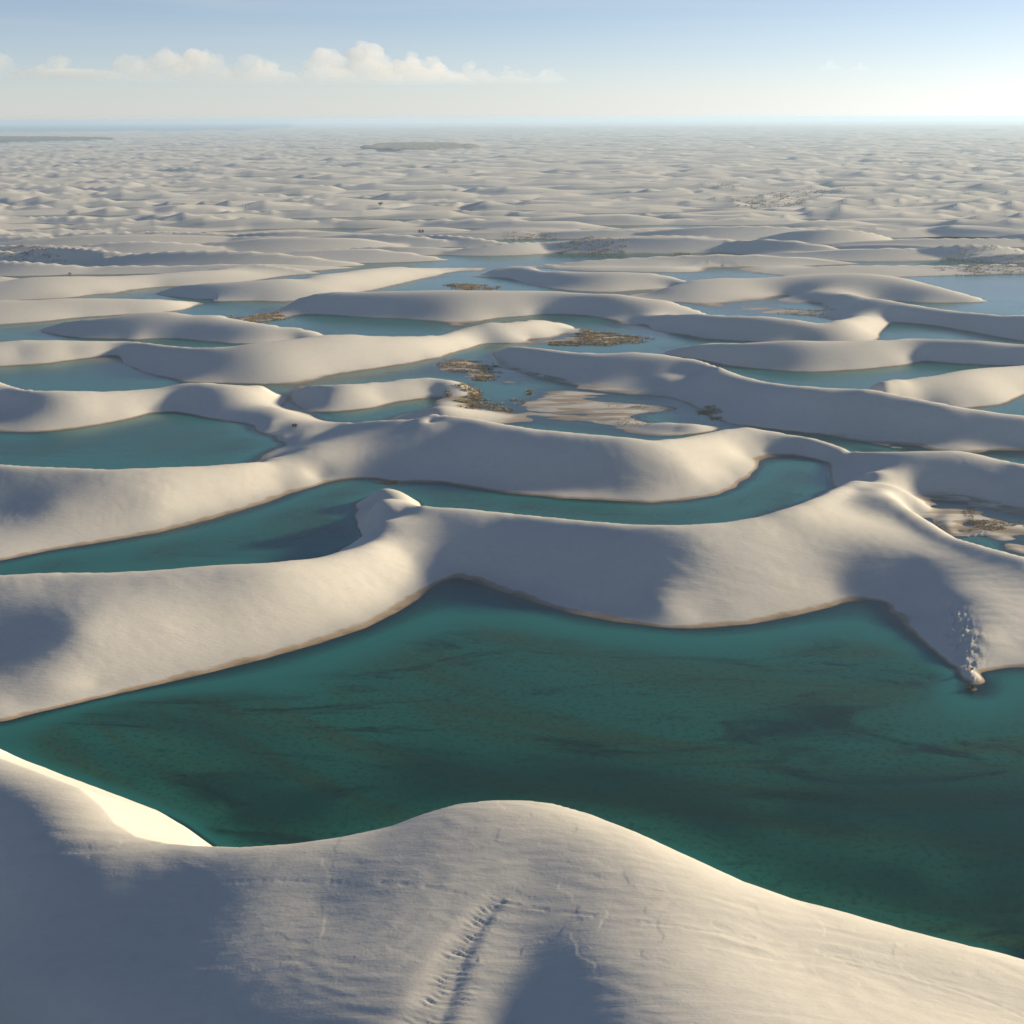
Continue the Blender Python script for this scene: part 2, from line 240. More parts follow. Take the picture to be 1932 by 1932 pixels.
# ------------------------------------------------- heights between the lines
def resample(g, step):
    out = []
    for a, b in zip(g[:-1], g[1:]):
        L = np.linalg.norm((b - a)[:2]); n = max(1, int(round(L / step(a))))
        for k in range(n): out.append(a + (b - a) * k / n)
    out.append(g[-1]); return np.array(out)
def near_step(a): return max(4.0, 0.022 * math.hypot(a[0], a[1]))
hard, auto, soft, gcrests = [], [], [], []
zero = [resample(ground(*(np.array(p, float).T), np.zeros(len(p))), lambda a: 3.0) for p, z in SHORE]
zero.append(ground(*(np.array(WATER, float)[:, :2].T), np.zeros(len(WATER)))); zero = np.concatenate(zero)
zd = np.hypot(zero[:, 0], zero[:, 1])
def fit_height(x, y, h):
    # no face may be steeper than loose sand: lower a crest that would stand too close over the shore before it
    while h > 1.0:
        g = ground(np.array([x]), np.array([y]), np.array([h]))[0]
        dd = np.hypot(zero[:, 0] - g[0], zero[:, 1] - g[1]); front = zd < math.hypot(g[0], g[1])
        a = dd[front].min() if front.any() else 1e9; c = dd[~front].min() if (~front).any() else 1e9
        if h <= a * math.tan(math.radians(17)) and h <= c * math.tan(math.radians(37)): break
        h -= .2
    return h
for pts, lee, side, foot, carve in CREST:
    p = np.array(pts, float)
    if p[:, 2].max() < 12:
        q = []                                          # more nodes, so that a pinch stays local
        for a_, b_ in zip(p[:-1], p[1:]):
            for k in range(2): q.append(a_ + (b_ - a_) * k / 2)
        p = np.array(q + [p[-1]])
        f = np.array([fit_height(*v) for v in p])
        f = np.minimum(f, np.convolve(np.pad(f, 1, 'edge'), [.25, .5, .25], 'valid'))
        p[:, 2] = f
    g = ground(p[:, 0], p[:, 1], p[:, 2])
    g = resample(g, near_step); hard.append(g)
    if carve: gcrests.append((g, lee))
    t = np.gradient(g[:, :2], axis=0); t /= np.linalg.norm(t, axis=1)[:, None] + 1e-9
    n = np.stack([-t[:, 1], t[:, 0]], 1) * side
    gd_ = np.hypot(g[:, 0], g[:, 1]); foot = foot + (.35 - foot) * sstep(560, 700, gd_)   # farther off the hollows are mostly dry
    run = (g[:, 2] - foot) / math.tan(math.radians(lee))
    for k, zz in ((1.0, None), (.5, None), (1.6, (foot - .3) + 1.8 * 0 * gd_)):
        q = np.empty_like(g); q[:, :2] = g[:, :2] + n * (run * k)[:, None]
        q[:, 2] = g[:, 2] + (foot - g[:, 2]) * k if zz is None else zz
        auto.append(q[g[:, 2] > 1.5])
    if p[:, 2].max() < 12:                              # rounded brow in front of the crest
        q = np.empty_like(g); q[:, :2] = g[:, :2] - n * (g[:, 2] * .75)[:, None]; q[:, 2] = g[:, 2] * .93
        soft.append(q[g[:, 2] > 3])
for pts, z in SHORE:
    p = np.array(pts, float); g = ground(p[:, 0], p[:, 1], np.full(len(p), z)); g = resample(g, near_step); hard.append(g)
    t = np.gradient(g[:, :2], axis=0); t /= np.linalg.norm(t, axis=1)[:, None] + 1e-9
    n = np.stack([-t[:, 1], t[:, 0]], 1)
    for off, zz in ((5.5, .7), (-4.2, -1.3)):          # low beach above the water line, shelf below it
        q = np.empty_like(g); q[:, :2] = g[:, :2] + n * off; q[:, 2] = zz; soft.append(q)
for lst in (PTS, WATER):
    p = np.array(lst, float)
    if lst is PTS:
        p = np.array([(x, y, fit_height(x, y, z) if 1 < z < 11.5 and y < 1350 else z) for x, y, z in p])
    g = ground(p[:, 0], p[:, 1], np.maximum(p[:, 2], 0) if lst is WATER else p[:, 2]); g[:, 2] = p[:, 2]; hard.append(g)
p = np.array(RAW, float); hard.append(ground(p[:, 0], p[:, 1], p[:, 2]))
hard = np.concatenate(hard); auto = np.concatenate(auto); soft = np.concatenate(soft)
# hidden points give way to anything that was seen close by
def yielding(q, base, near, rel):
    k = []
    for v in q:
        d2 = (base[:, 0] - v[0]) ** 2 + (base[:, 1] - v[1]) ** 2
        k.append(d2.min() > max(near, rel * math.hypot(v[0], v[1])) ** 2)
    return q[np.array(k)]
soft = yielding(soft, hard, 4.4, .012)
ctrl = np.concatenate([hard, soft])
auto = yielding(auto, ctrl, 4.0, .012)
ctrl = np.concatenate([ctrl, auto])
# thin out points that fall on top of one another
order, used = [], {}
for i, c in enumerate(ctrl):
    s = 1.5 * 2.0 ** max(0, math.floor(math.log2(math.hypot(c[0], c[1]) / 250.0))); k = (s, round(c[0] / s), round(c[1] / s))
    if k not in used: used[k] = 1; order.append(i)
ctrl = ctrl[order]
print("control points", len(ctrl))
SC = 100.0
def kern(r2): return np.where(r2 > 0, .5 * r2 * np.log(np.maximum(r2, 1e-12)), 0)
cx, cy = ctrl[:, 0] / SC, ctrl[:, 1] / SC
K = kern((cx[:, None] - cx) ** 2 + (cy[:, None] - cy) ** 2)
n = len(ctrl); A_ = np.zeros((n + 3, n + 3)); A_[:n, :n] = K + np.eye(n) * 4e-7
Pm = np.stack([np.ones(n), cx, cy], 1); A_[:n, n:] = Pm; A_[n:, :n] = Pm.T
sol = np.linalg.solve(A_, np.concatenate([ctrl[:, 2], np.zeros(3)]))
def tps(x, y):
    x = (x / SC).ravel(); y = (y / SC).ravel(); out = np.empty(len(x))
    w = sol[:n]
    for i in range(0, len(x), 4000):
        xs, ys = x[i:i + 4000], y[i:i + 4000]
        r2 = (xs[:, None] - cx) ** 2 + (ys[:, None] - cy) ** 2
        r2 += 1e-12
        k = r2 * np.log(r2)
        out[i:i + 4000] = (k @ w) * .5 + sol[n] + sol[n + 1] * xs + sol[n + 2] * ys
    return out
# ------------------------------------------ dunes beyond the surveyed ground
def field_dunes(X, Y, D, AZ, dvals, avals, dmin, dmax, azmax):
    """lens-shaped barchan ridges on a loose lattice; X, Y, D are (rows, cols)"""
    Z = np.full(X.shape, -1.2)
    y = -100.0; row = 0
    while y < 15400:
        grow = 1.0 + max(0, y - 2500) / 9000
        dy = 66.0 * grow; y += dy; row += 1
        rg = random.Random(row * 7 + 3)
        half = math.tan(math.radians(50)) * max(y, 400) + 150
        x = -half + rg.random() * 90
        if not (dmin - 200 < y + dy * 2 and y - dy < dmax): continue
        while x < half:
            w = (66 + 100 * rg.random() ** 1.4) * grow; dx = w * (.72 + .5 * rg.random())
            cxx = x + dx * .5; x += dx
            cyy = y + (rg.random() - .5) * dy * .9
            h = (5.6 + 6.4 * rg.random()) * (1 + .35 * (grow - 1)); dep = (26 + 26 * rg.random()) * grow
            rot = math.radians(rg.gauss(-3, 8)); bend = rg.gauss(.10, .14)
            skew = rg.gauss(0, .25)
            if rg.random() < .08: continue
            dist = math.hypot(cxx, cyy)
            if dist < dmin - 120 or dist > dmax + 200: continue
            R = max(w, dep) * 1.25
            i0, i1 = np.searchsorted(dvals, [dist - R, dist + R])
            aa = math.atan2(cxx, cyy); da = R / max(dist, 1)
            j0, j1 = np.searchsorted(avals, [aa - da, aa + da])
            if i1 - i0 < 1 or j1 - j0 < 1: continue
            xs = X[i0:i1, j0:j1] - cxx; ys = Y[i0:i1, j0:j1] - cyy
            c, s = math.cos(rot), math.sin(rot)
            u = (xs * c + ys * s) / w; v = -xs * s + ys * c
            e = np.clip(1 - u * u, 0, 1)
            vc = bend * w * u * u                      # crest line, bent a little
            hc = h * e * (1 + skew * u)
            front = dep * e ** .6 + 1e-3
            t = np.clip((v - vc + front) / front, 0, 1)
            z = hc * t ** 1.4
            lee = hc - np.maximum(v - vc, 0) * .62
            z = np.where(v > vc, lee, z) * 1.0 - 1.2
            z = np.where(e > 0, z, -1.2)
            sub = Z[i0:i1, j0:j1]
            k = .7                                     # smooth maximum
            hh = np.clip(.5 + .5 * (z - sub) / k, 0, 1)
            Z[i0:i1, j0:j1] = np.where(e > 0, sub + (z - sub) * hh + k * hh * (1 - hh) * e ** .5, sub)
    Z += 1.1 * noise(X / 240, Y / 240, 3) + .35 * noise(X / 60, Y / 60, 4) - .25
    return Z
# ------------------------------------------------------------ the sand sheet
def poly_dist(x, y, line):
    best = np.full(x.shape, 1e9); par = np.zeros(x.shape); acc = 0.0
    for a, b in zip(line[:-1], line[1:]):
        e = b - a; L2 = e @ e; t = np.clip(((x - a[0]) * e[0] + (y - a[1]) * e[1]) / L2, 0, 1)
        d = np.hypot(x - a[0] - t * e[0], y - a[1] - t * e[1])
        m = d < best; best = np.where(m, d, best); par = np.where(m, acc + t * math.sqrt(L2), par); acc += math.sqrt(L2)
    return best, par
def rows(d0, d1, px, mx):
    out = [d0]
    while out[-1] < d1:
        d = out[-1]; s = px * (d * d + CAMH * CAMH) / (CAMH * FOC * 1024)
        out.append(d + min(max(s, .15), mx))
    return np.array(out)
def cols(inner, outer, nin, nout):
    a = np.linspace(-inner, inner, nin); s = np.linspace(0, 1, nout + 1)[1:] ** 1.7
    o = inner + (outer - inner) * s
    return np.concatenate([-o[::-1], a, o])
def cubic_up(z, idx, n):
    out = np.empty((n, z.shape[1])); out[idx] = z
    k = len(idx)
    for a in range(k - 1):
        if idx[a + 1] - idx[a] == 2:
            if 1 <= a < k - 2: out[idx[a] + 1] = (-z[a - 1] + 9 * z[a] + 9 * z[a + 1] - z[a + 2]) / 16
            else: out[idx[a] + 1] = .5 * (z[a] + z[a + 1])
    return out
NEAR = 1250.0
gully = ground(*np.array([(968,1648), (940,1690), (905,1740), (872,1800), (848,1870), (822,1940), (800,2010)], float).T, np.array([16.4, 15.8, 14.9, 14.2, 13.3, 12.6, 12]))
trail = [ground(*np.array(t, float).T) for t in (
  [(330,1665,13.4), (420,1668,13.9), (540,1666,14.4), (700,1668,15), (800,1676,15.2), (900,1688,15.5), (1000,1700,15.8), (1100,1716,15.9), (1200,1738,15.6), (1330,1756,15.1), (1420,1765,14.3), (1460,1772,14)],
  [(1560,1798,12.9), (1660,1822,11.9), (1760,1850,11.2), (1850,1880,10.5), (1950,1920,9.8)])]
WET = [(905,735,75,60), (1000,725,100,50), (1130,645,90,24), (1090,770,150,55), (1560,838,130,16), (1860,985,140,60), (1800,500,110,18), (880,535,60,14), (480,600,60,14), (1180,480,160,18), (1480,585,120,22), (60,495,70,16), (720,715,110,14), (1400,500,60,12)]
def relief(X, Y, Z, D, near):
    fade = 1 - sstep(350, 620, D)
    dry = sstep(.9, 2.2, Z)
    band = sstep(-.1, .35, noise(X / 34, Y / 34, 21))
    wx = X + 5 * noise(X / 17, Y / 17, 22); wy = Y + 3 * noise(X / 13, Y / 13, 23)
    Z = Z + fade * dry * band * .075 * noise(wx / 10 + wy / 30, wy / 2.0, 24)
    Z = Z + fade * dry * .035 * noise(wx / 4, wy / 1.2, 25)
    scarp = noise(X / 9 + .4 * noise(X / 3, Y / 3, 31), Y / 5, 30)          # broken little steps in the crust
    Z = Z + (1 - sstep(150, 330, D)) * dry * .022 * sstep(.02, .05, scarp) * sstep(.05, .3, noise(X / 22, Y / 22, 33))
    m = D < 210
    if m.any():
        x, y = X[m], Y[m]; z = Z[m]
        dg, pg = poly_dist(x, y, gully[:, :2]); L = 36.0
        prog = np.clip(pg / L, 0, 1); wid = .9 + 2.6 * prog
        sgn = x - np.interp(y, gully[::-1, 1], gully[::-1, 0])                 # long floor on one side, steep bank on the other
        core = np.where(sgn < 0, np.exp(-(dg / (wid * 1.5)) ** 4), np.exp(-(dg / (wid * .55)) ** 2)) * sstep(.02, .2, prog)
        z = z - core * (.08 + .27 * prog)
        rp = np.sin(2 * np.pi * (pg / .72 + .4 * noise(x / 1.8, y / 1.8, 41) + .18 * dg)) * (.6 + .8 * noise(x / 1.7, y / 1.7, 42))
        z = z + rp * .075 * np.exp(-(dg / (wid * 1.25)) ** 4) * sstep(-.01, .1, prog) * (pg > .01)
        for t in trail:
            dt, pt = poly_dist(x, y, t[:, :2]); dt = dt + .1 * noise(x / .8, y / .8, 43)
            z = z + (-.055 * np.exp(-(dt / .2) ** 2) + .02 * np.exp(-((dt - .4) / .2) ** 2)) * sstep(-.35, .1, noise(x / 2.5, y / 2.5, 44))
        Z[m] = z
    sp = ground(*np.array([(1800,1150), (1815,1190), (1822,1235), (1830,1285)], float).T, np.array([3.8, 2.8, 2., .6]))
    m = (np.abs(X - sp[:, 0].mean()) < 40) & (np.abs(Y - sp[:, 1].mean()) < 50)
    if m.any():                                                              # crumbled crust along the spit
        x, y = X[m], Y[m]; ds, _ = poly_dist(x, y, sp[:, :2]); nn = noise(x / 1.7 + noise(x / .9, y / .9, 81), y / 2.3, 82)
        Z[m] = Z[m] + np.exp(-(ds / 3.0) ** 2) * .45 * (.55 * sstep(.0, .04, nn) - .35 * sstep(.25, .32, nn) + .25 * sstep(-.3, -.24, nn) - .2) * sstep(.1, .6, Z[m])
    if near:                                                                 # rill lines of the wet flats
        msk = np.zeros(X.shape)
        for px, py, rx, ry in WET:
            c = ground(np.array([px - rx, px + rx, px, px]), np.array([py, py, py - ry, py + ry]), np.zeros(4))
            cxx, cyy = c[:2].mean(0)[0], c[:2].mean(0)[1]; ax = abs(c[1, 0] - c[0, 0]) / 2
            up, dn = c[2, 1] - cyy, cyy - c[3, 1]
            v = np.where(Y > cyy, (Y - cyy) / up, (Y - cyy) / dn)
            msk = np.maximum(msk, np.exp(-(((X - cxx) / ax) ** 2 + v ** 2) ** 2))
        flat = msk * (1 - sstep(.5, 1.1, np.abs(Z)))
        Z = Z + flat * (.26 * noise(X / 30 + .6 * noise(X / 25, Y / 25, 51), Y / 5.5 + X / 26, 52) + .10 * noise(X / 9, Y / 2.6 + X / 14, 53))
        return Z, msk
    return Z, np.zeros(X.shape)
def heights(X, Y, D, AZ, dv, av, near):
    Z = field_dunes(X, Y, D, AZ, dv, av, 0 if near else NEAR, dv[-1], av[-1] + .02)
    if near:
        w = (1 - sstep(900, 1010, D)) * (1 - sstep(math.radians(25.5), math.radians(30), np.abs(AZ)) * sstep(60, 140, D))
        w *= 1 - sstep(math.radians(30), math.radians(40), np.abs(AZ))
        m = w > 0
        # the spline is smooth: solve it on every second node, then cubic in between
        R, Cc = X.shape
        ri = np.unique(np.concatenate([np.arange(0, R, 2), [R - 1]])); ci = np.unique(np.concatenate([np.arange(0, Cc, 2), [Cc - 1]]))
        mm = m[np.ix_(ri, ci)]
        zc = np.zeros(mm.shape); zc[mm] = tps(X[np.ix_(ri, ci)][mm], Y[np.ix_(ri, ci)][mm])
        zt = cubic_up(cubic_up(zc, ri, R).T, ci, Cc).T
        for g, lee in gcrests:                         # slip faces break off sharply at the crest line
            if g[:, 2].max() < 3: continue
            gd = np.hypot(g[:, 0], g[:, 1]); ga = np.arctan2(g[:, 0], g[:, 1])
            i0, i1 = np.searchsorted(dv, [gd.min() - 3, gd.max() + 24]); j0, j1 = np.searchsorted(av, [ga.min() - 20 / gd.min(), ga.max() + 20 / gd.min()])
            if i1 - i0 < 2 or j1 - j0 < 2: continue
            xs, ys = X[i0:i1, j0:j1], Y[i0:i1, j0:j1]
            best = np.full(xs.shape, 1e9); zl = np.zeros(xs.shape); far_side = np.zeros(xs.shape, bool)
            gs = g
            for k, (p, q) in enumerate(zip(gs[:-1], gs[1:])):
                e = (q - p)[:2]; L = math.sqrt(e @ e) + 1e-9; e = e / L
                tt = (xs - p[0]) * e[0] + (ys - p[1]) * e[1]; sd_ = -(xs - p[0]) * e[1] + (ys - p[1]) * e[0]
                tc = np.clip(tt, 0, L); dd = np.hypot(xs - p[0] - tc * e[0], ys - p[1] - tc * e[1])
                over = np.abs(tt - tc)
                ok = dd < best
                good = (sd_ > 0) & ((over < .3 * dd + .01) if k in (0, len(gs) - 2) else True)
                best = np.where(ok, dd, best); zl = np.where(ok, p[2] + (q[2] - p[2]) * tc / L, zl); far_side = np.where(ok, good, far_side)
            cut = zl - best * math.tan(math.radians(lee))
            near_c = far_side
            sub = zt[i0:i1, j0:j1]
            cut = cut + 4.0 * (1 - sstep(2, 16, np.minimum(np.hypot(xs - g[0, 0], ys - g[0, 1]), np.hypot(xs - g[-1, 0], ys - g[-1, 1]))))
            cut = np.maximum(cut, sub - 2.5 * (1 - sstep(10, 22, best)))
            zt[i0:i1, j0:j1] = np.where(near_c, np.minimum(sub, cut), sub)
        Z = Z * (1 - w) + zt * w
    return Z
def grid_mesh(name, X, Y, Z, attrs=None, mask=None):
    R, Cc = X.shape
    idx = np.arange(R * Cc).reshape(R, Cc)
    q = np.stack([idx[:-1, :-1], idx[:-1, 1:], idx[1:, 1:], idx[1:, :-1]], -1).reshape(-1, 4)
    co = np.stack([X, Y, Z], -1).reshape(-1, 3)
    if mask is not None:
        q = q[mask.ravel()]
        u, inv = np.unique(q, return_inverse=True); q = inv.reshape(-1, 4); co = co[u]
        attrs = {k: v.ravel()[u] for k, v in (attrs or {}).items()}
    me = bpy.data.meshes.new(name)
    me.vertices.add(len(co)); me.vertices.foreach_set('co', co.astype(np.float32).ravel())
    me.loops.add(q.size); me.loops.foreach_set('vertex_index', q.astype(np.int32).ravel())
    me.polygons.add(len(q)); me.polygons.foreach_set('loop_start', np.arange(0, q.size, 4, dtype=np.int32))
    me.polygons.foreach_set('loop_total', np.full(len(q), 4, dtype=np.int32))
    me.polygons.foreach_set('use_smooth', np.ones(len(q), dtype=bool))
    for k, v in (attrs or {}).items():
        a = me.attributes.new(k, 'FLOAT', 'POINT'); a.data.foreach_set('value', np.asarray(v, np.float32).ravel())
    me.update(); me.validate()
    return me
def link(name, me, mat=None, **props):
    o = bpy.data.objects.new(name, me); scene.collection.objects.link(o)
    if mat: me.materials.append(mat)
    for k, v in props.items(): o[k] = v
    return o

# ------------------------------------------------------------------ materials
class NT:
    def __init__(self, name):
        self.m = bpy.data.materials.new(name); self.m.use_nodes = True; self.t = self.m.node_tree; self.t.nodes.clear()
        self.out = self.t.nodes.new('ShaderNodeOutputMaterial')
    def n(self, kind, **kw):
        nd = self.t.nodes.new('ShaderNode' + kind)
        for k, v in kw.items():
            if k in nd.inputs:
                if isinstance(v, (bpy.types.NodeSocket,)): self.t.links.new(v, nd.inputs[k])
                else: nd.inputs[k].default_value = v
            else: setattr(nd, k, v)
        return nd
    def l(self, a, b): self.t.links.new(a, b)
    def attr(self, name): return self.n('Attribute', attribute_name=name).outputs['Fac']
    def math(self, op, a, b=None, c=None):
        nd = self.n('Math', operation=op)
        for i, v in enumerate((a, b, c)):
            if v is None: continue
            if isinstance(v, (int, float)): nd.inputs[i].default_value = v
            else: self.l(v, nd.inputs[i])
        return nd.outputs[0]
    def ramp(self, v, lo, hi, a=0.0, b=1.0):
        nd = self.n('MapRange', interpolation_type='SMOOTHSTEP'); self.l(v, nd.inputs['Value'])
        for k, x in zip(('From Min', 'From Max', 'To Min', 'To Max'), (lo, hi, a, b)): nd.inputs[k].default_value = x
        return nd.outputs[0]
    def mix(self, f, a, b):
        nd = self.n('Mix', data_type='RGBA')
        for s_, v in ((nd.inputs[0], f), (nd.inputs[6], a), (nd.inputs[7], b)):
            if isinstance(v, tuple): s_.default_value = (*v, 1)
            elif isinstance(v, (int, float)): s_.default_value = v
            else: self.l(v, s_)
        return nd.outputs[2]
    def noise(self, vec, scale, detail=3.0, rough=.5, dist=0.0):
        nd = self.n('TexNoise'); self.l(vec, nd.inputs['Vector'])
        nd.inputs['Scale'].default_value = scale; nd.inputs['Detail'].default_value = detail
        nd.inputs['Roughness'].default_value = rough; nd.inputs['Distortion'].default_value = dist
        return nd.outputs['Fac']
    def stretch(self, vec, sx, sy, rz=0.0):
        nd = self.n('Mapping'); self.l(vec, nd.inputs['Vector']); nd.inputs['Scale'].default_value = (sx, sy, 1); nd.inputs['Rotation'].default_value = (0, 0, rz)
        return nd.outputs[0]

def sand_material():
    k = NT('sand'); pos = k.n('NewGeometry').outputs['Position']
    z = k.n('SeparateXYZ', Vector=pos).outputs['Z']
    big = k.noise(pos, .012, 3); fine = k.noise(pos, .5, 4, .6)
    col = k.mix(k.ramp(big, .3, .7), (.535, .520, .485), (.590, .577, .545))
    col = k.mix(k.math('MULTIPLY', k.ramp(fine, .45, .75), .22), col, (.43, .405, .36))
    marsh = k.attr('marsh')
    streak = k.noise(k.stretch(pos, .035, .16, .2), 1.0, 4, .6, .6)
    mk = k.math('MULTIPLY', k.math('MULTIPLY', marsh, k.ramp(streak, .42, .56)), k.ramp(z, .95, .35))
    col = k.mix(k.math('MULTIPLY', mk, .85), col, (.25, .18, .10))
    wetn = k.math('ADD', z, k.math('MULTIPLY', k.math('SUBTRACT', k.noise(pos, .22, 3), .5), .35))
    wet = k.ramp(wetn, .30, .12)
    col = k.mix(k.math('MULTIPLY', wet, k.math('SUBTRACT', .8, k.math('MULTIPLY', marsh, .62))), col, (.34, .235, .125))
    wet2 = k.ramp(wetn, .10, .0)
    col = k.mix(k.math('MULTIPLY', wet2, k.math('SUBTRACT', .65, k.math('MULTIPLY', marsh, .4))), col, (.17, .125, .075))
    bed = k.ramp(z, -.05, -.6)
    col = k.mix(bed, col, k.mix(k.ramp(k.noise(pos, .05, 4), .4, .65), (.30, .30, .22), (.12, .15, .09)))
    rip = k.noise(k.stretch(pos, .35, 1.1, .25), 1.4, 3, .55, .5)
    grain = k.noise(pos, 2.6, 3, .6)
    h = k.math('ADD', k.math('MULTIPLY', rip, .085), k.math('MULTIPLY', grain, .03))
    bump = k.n('Bump', Height=h, Strength=.55, Distance=1.0)
    p = k.n('BsdfPrincipled', Roughness=.85); k.l(col, p.inputs['Base Color']); k.l(bump.outputs[0], p.inputs['Normal'])
    k.l(k.ramp(wetn, .5, .1, .9, .45), p.inputs['Roughness']); p.inputs['Specular IOR Level'].default_value = .25
    k.l(p.outputs[0], k.out.inputs['Surface']); return k.m

def on_flat(x, y): return tuple(ground(np.array([float(x)]), np.array([float(y)]), np.array([0.]))[0])
def water_material():
    k = NT('water'); pos = k.n('NewGeometry').outputs['Position']; dep = k.attr('depth')
    cen = on_flat(1500, 1010); rel = k.n('VectorMath', operation='SUBTRACT'); k.l(pos, rel.inputs[0]); rel.inputs[1].default_value = cen
    sp = k.n('SeparateXYZ', Vector=rel.outputs[0]); rad = k.math('POWER', k.math('ADD', k.math('MULTIPLY', sp.outputs['X'], sp.outputs['X']), k.math('MULTIPLY', sp.outputs['Y'], sp.outputs['Y'])), .5)
    ang = k.math('ARCTAN2', sp.outputs['Y'], sp.outputs['X'])
    pv = k.n('CombineXYZ'); k.l(k.math('MULTIPLY', rad, .075), pv.inputs[0]); k.l(k.math('MULTIPLY', ang, 1.3), pv.inputs[1])
    sw = k.noise(pv.outputs[0], 1.0, 6, .66, .7)
    sw2 = k.noise(k.stretch(pos, .35, 1.0, -.35), .055, 5, .65, 2.2)
    speck = k.noise(pos, .9, 3, .7)
    deep = k.mix(k.ramp(sw, .42, .66), (.015, .108, .084), (.027, .076, .041))
    deep = k.mix(k.math('MULTIPLY', k.ramp(sw2, .5, .68), .8), deep, (.007, .022, .015))
    deep = k.mix(k.math('MULTIPLY', k.ramp(speck, .48, .66), .5), deep, (.005, .022, .018))
    col = k.mix(k.ramp(dep, .9, 3.3), (.020, .145, .135), deep)
    col = k.mix(k.math('MULTIPLY', k.ramp(dep, 3.4, 6.2), .75), col, (.005, .030, .026))
    body = k.n('BsdfDiffuse'); k.l(col, body.inputs['Color'])
    clear = k.n('BsdfTransparent', Color=(.80, .93, .90, 1))
    a = k.n('MixShader'); k.l(k.ramp(dep, -.1, .9, .10, 1.0), a.inputs[0]); k.l(clear.outputs[0], a.inputs[1]); k.l(body.outputs[0], a.inputs[2])
    wv = k.noise(k.stretch(pos, 1.0, 1.6, .4), .8, 3, .6)
    bump = k.n('Bump', Height=wv, Strength=.09, Distance=.4)
    fr = k.n('Fresnel', IOR=1.33); k.l(bump.outputs[0], fr.inputs['Normal'])
    gl = k.n('BsdfGlossy', Roughness=.10); k.l(bump.outputs[0], gl.inputs['Normal'])
    s_ = k.n('MixShader'); k.l(fr.outputs[0], s_.inputs[0]); k.l(a.outputs[0], s_.inputs[1]); k.l(gl.outputs[0], s_.inputs[2])
    k.l(s_.outputs[0], k.out.inputs['Surface']); return k.m

def plain_material(name, c1, c2, scale, rough=.9):
    k = NT(name); pos = k.n('NewGeometry').outputs['Position']
    col = k.mix(k.ramp(k.noise(pos, scale, 4, .6), .35, .65), c1, c2)
    p = k.n('BsdfPrincipled', Roughness=rough); k.l(col, p.inputs['Base Color']); k.l(p.outputs[0], k.out.inputs['Surface']); return k.m

SAND, WATERM = sand_material(), water_material()
GRASS = plain_material('dry_marsh_grass', (.27, .195, .095), (.44, .34, .18), .6)
SCRUB = plain_material('coastal_scrub', (.045, .055, .032), (.085, .085, .05), .02)
HEATH = plain_material('brown_heath', (.12, .095, .055), (.20, .165, .11), .02)
LEAF = plain_material('dark_leaf', (.020, .024, .014), (.045, .042, .024), 1.5)
STEM = plain_material('twig', (.05, .035, .02), (.09, .065, .04), 2.0)
CRUST = plain_material('crusted_sand', (.42, .37, .29), (.52, .48, .41), .8)
ROCK = plain_material('dark_peat', (.030, .024, .016), (.07, .055, .035), 1.2)

# ------------------------------------------------------------------ the ground
import time; _t = time.time()
dv = rows(62, NEAR + 20, 1.45, 4.0); av = cols(math.radians(25.5), math.radians(60), 900, 50)
AZ, D = np.meshgrid(av, dv); X = D * np.sin(AZ); Y = D * np.cos(AZ)
Z = heights(X, Y, D, AZ, dv, av, True)
Z, MARSH = relief(X, Y, Z, D, True)
print("near", X.shape, time.time() - _t)
dv2 = rows(NEAR, 15000, .9, 18.0); av2 = cols(math.radians(24), math.radians(45), 460, 36)
AZ2, D2 = np.meshgrid(av2, dv2); X2 = D2 * np.sin(AZ2); Y2 = D2 * np.cos(AZ2)
Z2 = heights(X2, Y2, D2, AZ2, dv2, av2, False)
Z2 = Z2 - 16 * sstep(0, 500, D2 - (12300 + 700 * noise(AZ2 * 40, AZ2 * 0, 9) + 20000 * sstep(math.radians(-11), math.radians(-5.5), AZ2)))   # the coast falls away to the sea
print("far", X2.shape, time.time() - _t)
link('sand_dunes', grid_mesh('sand_dunes', X, Y, Z, {'marsh': MARSH}), SAND, kind='structure', label='pale rolling sand dunes around the near lagoons')
link('distant_dunes', grid_mesh('distant_dunes', X2, Y2, Z2), SAND, kind='structure', label='distant dune field running to the horizon')
dv3 = np.concatenate([[14900.], np.geomspace(15500, 33000, 60)]); av3 = np.radians(np.linspace(-50, 50, 160))
A3, D3 = np.meshgrid(av3, dv3); X3 = D3 * np.sin(A3); Y3 = D3 * np.cos(A3)
Z3 = -18 * (1 - sstep(math.radians(-11), math.radians(-8), A3)) + 2.0 + 3.5 * np.abs(noise(X3 / 900, Y3 / 900, 8)) * (D3 < 20000); Z3[0] = -3
link('desert_plain', grid_mesh('desert_plain', X3, Y3, Z3), SAND, kind='structure', label='farthest flat sand below the horizon')
# the sea beyond the dunes on the left
sa = np.radians(np.linspace(-50, -7, 120)); sr = np.linspace(0, 1, 30)
SA, SR = np.meshgrid(sa, sr)
start = 12000 + 9000 * sstep(math.radians(-11), math.radians(-7), SA)
SD = start + (32800 - start) * SR ** 2
seam = plain_material('sea', (.030, .060, .065), (.045, .080, .080), .0004, .35)
link('sea', grid_mesh('sea', SD * np.sin(SA), SD * np.cos(SA), np.full(SA.shape, .5)), seam, kind='structure', label='strip of dark sea on the left horizon')

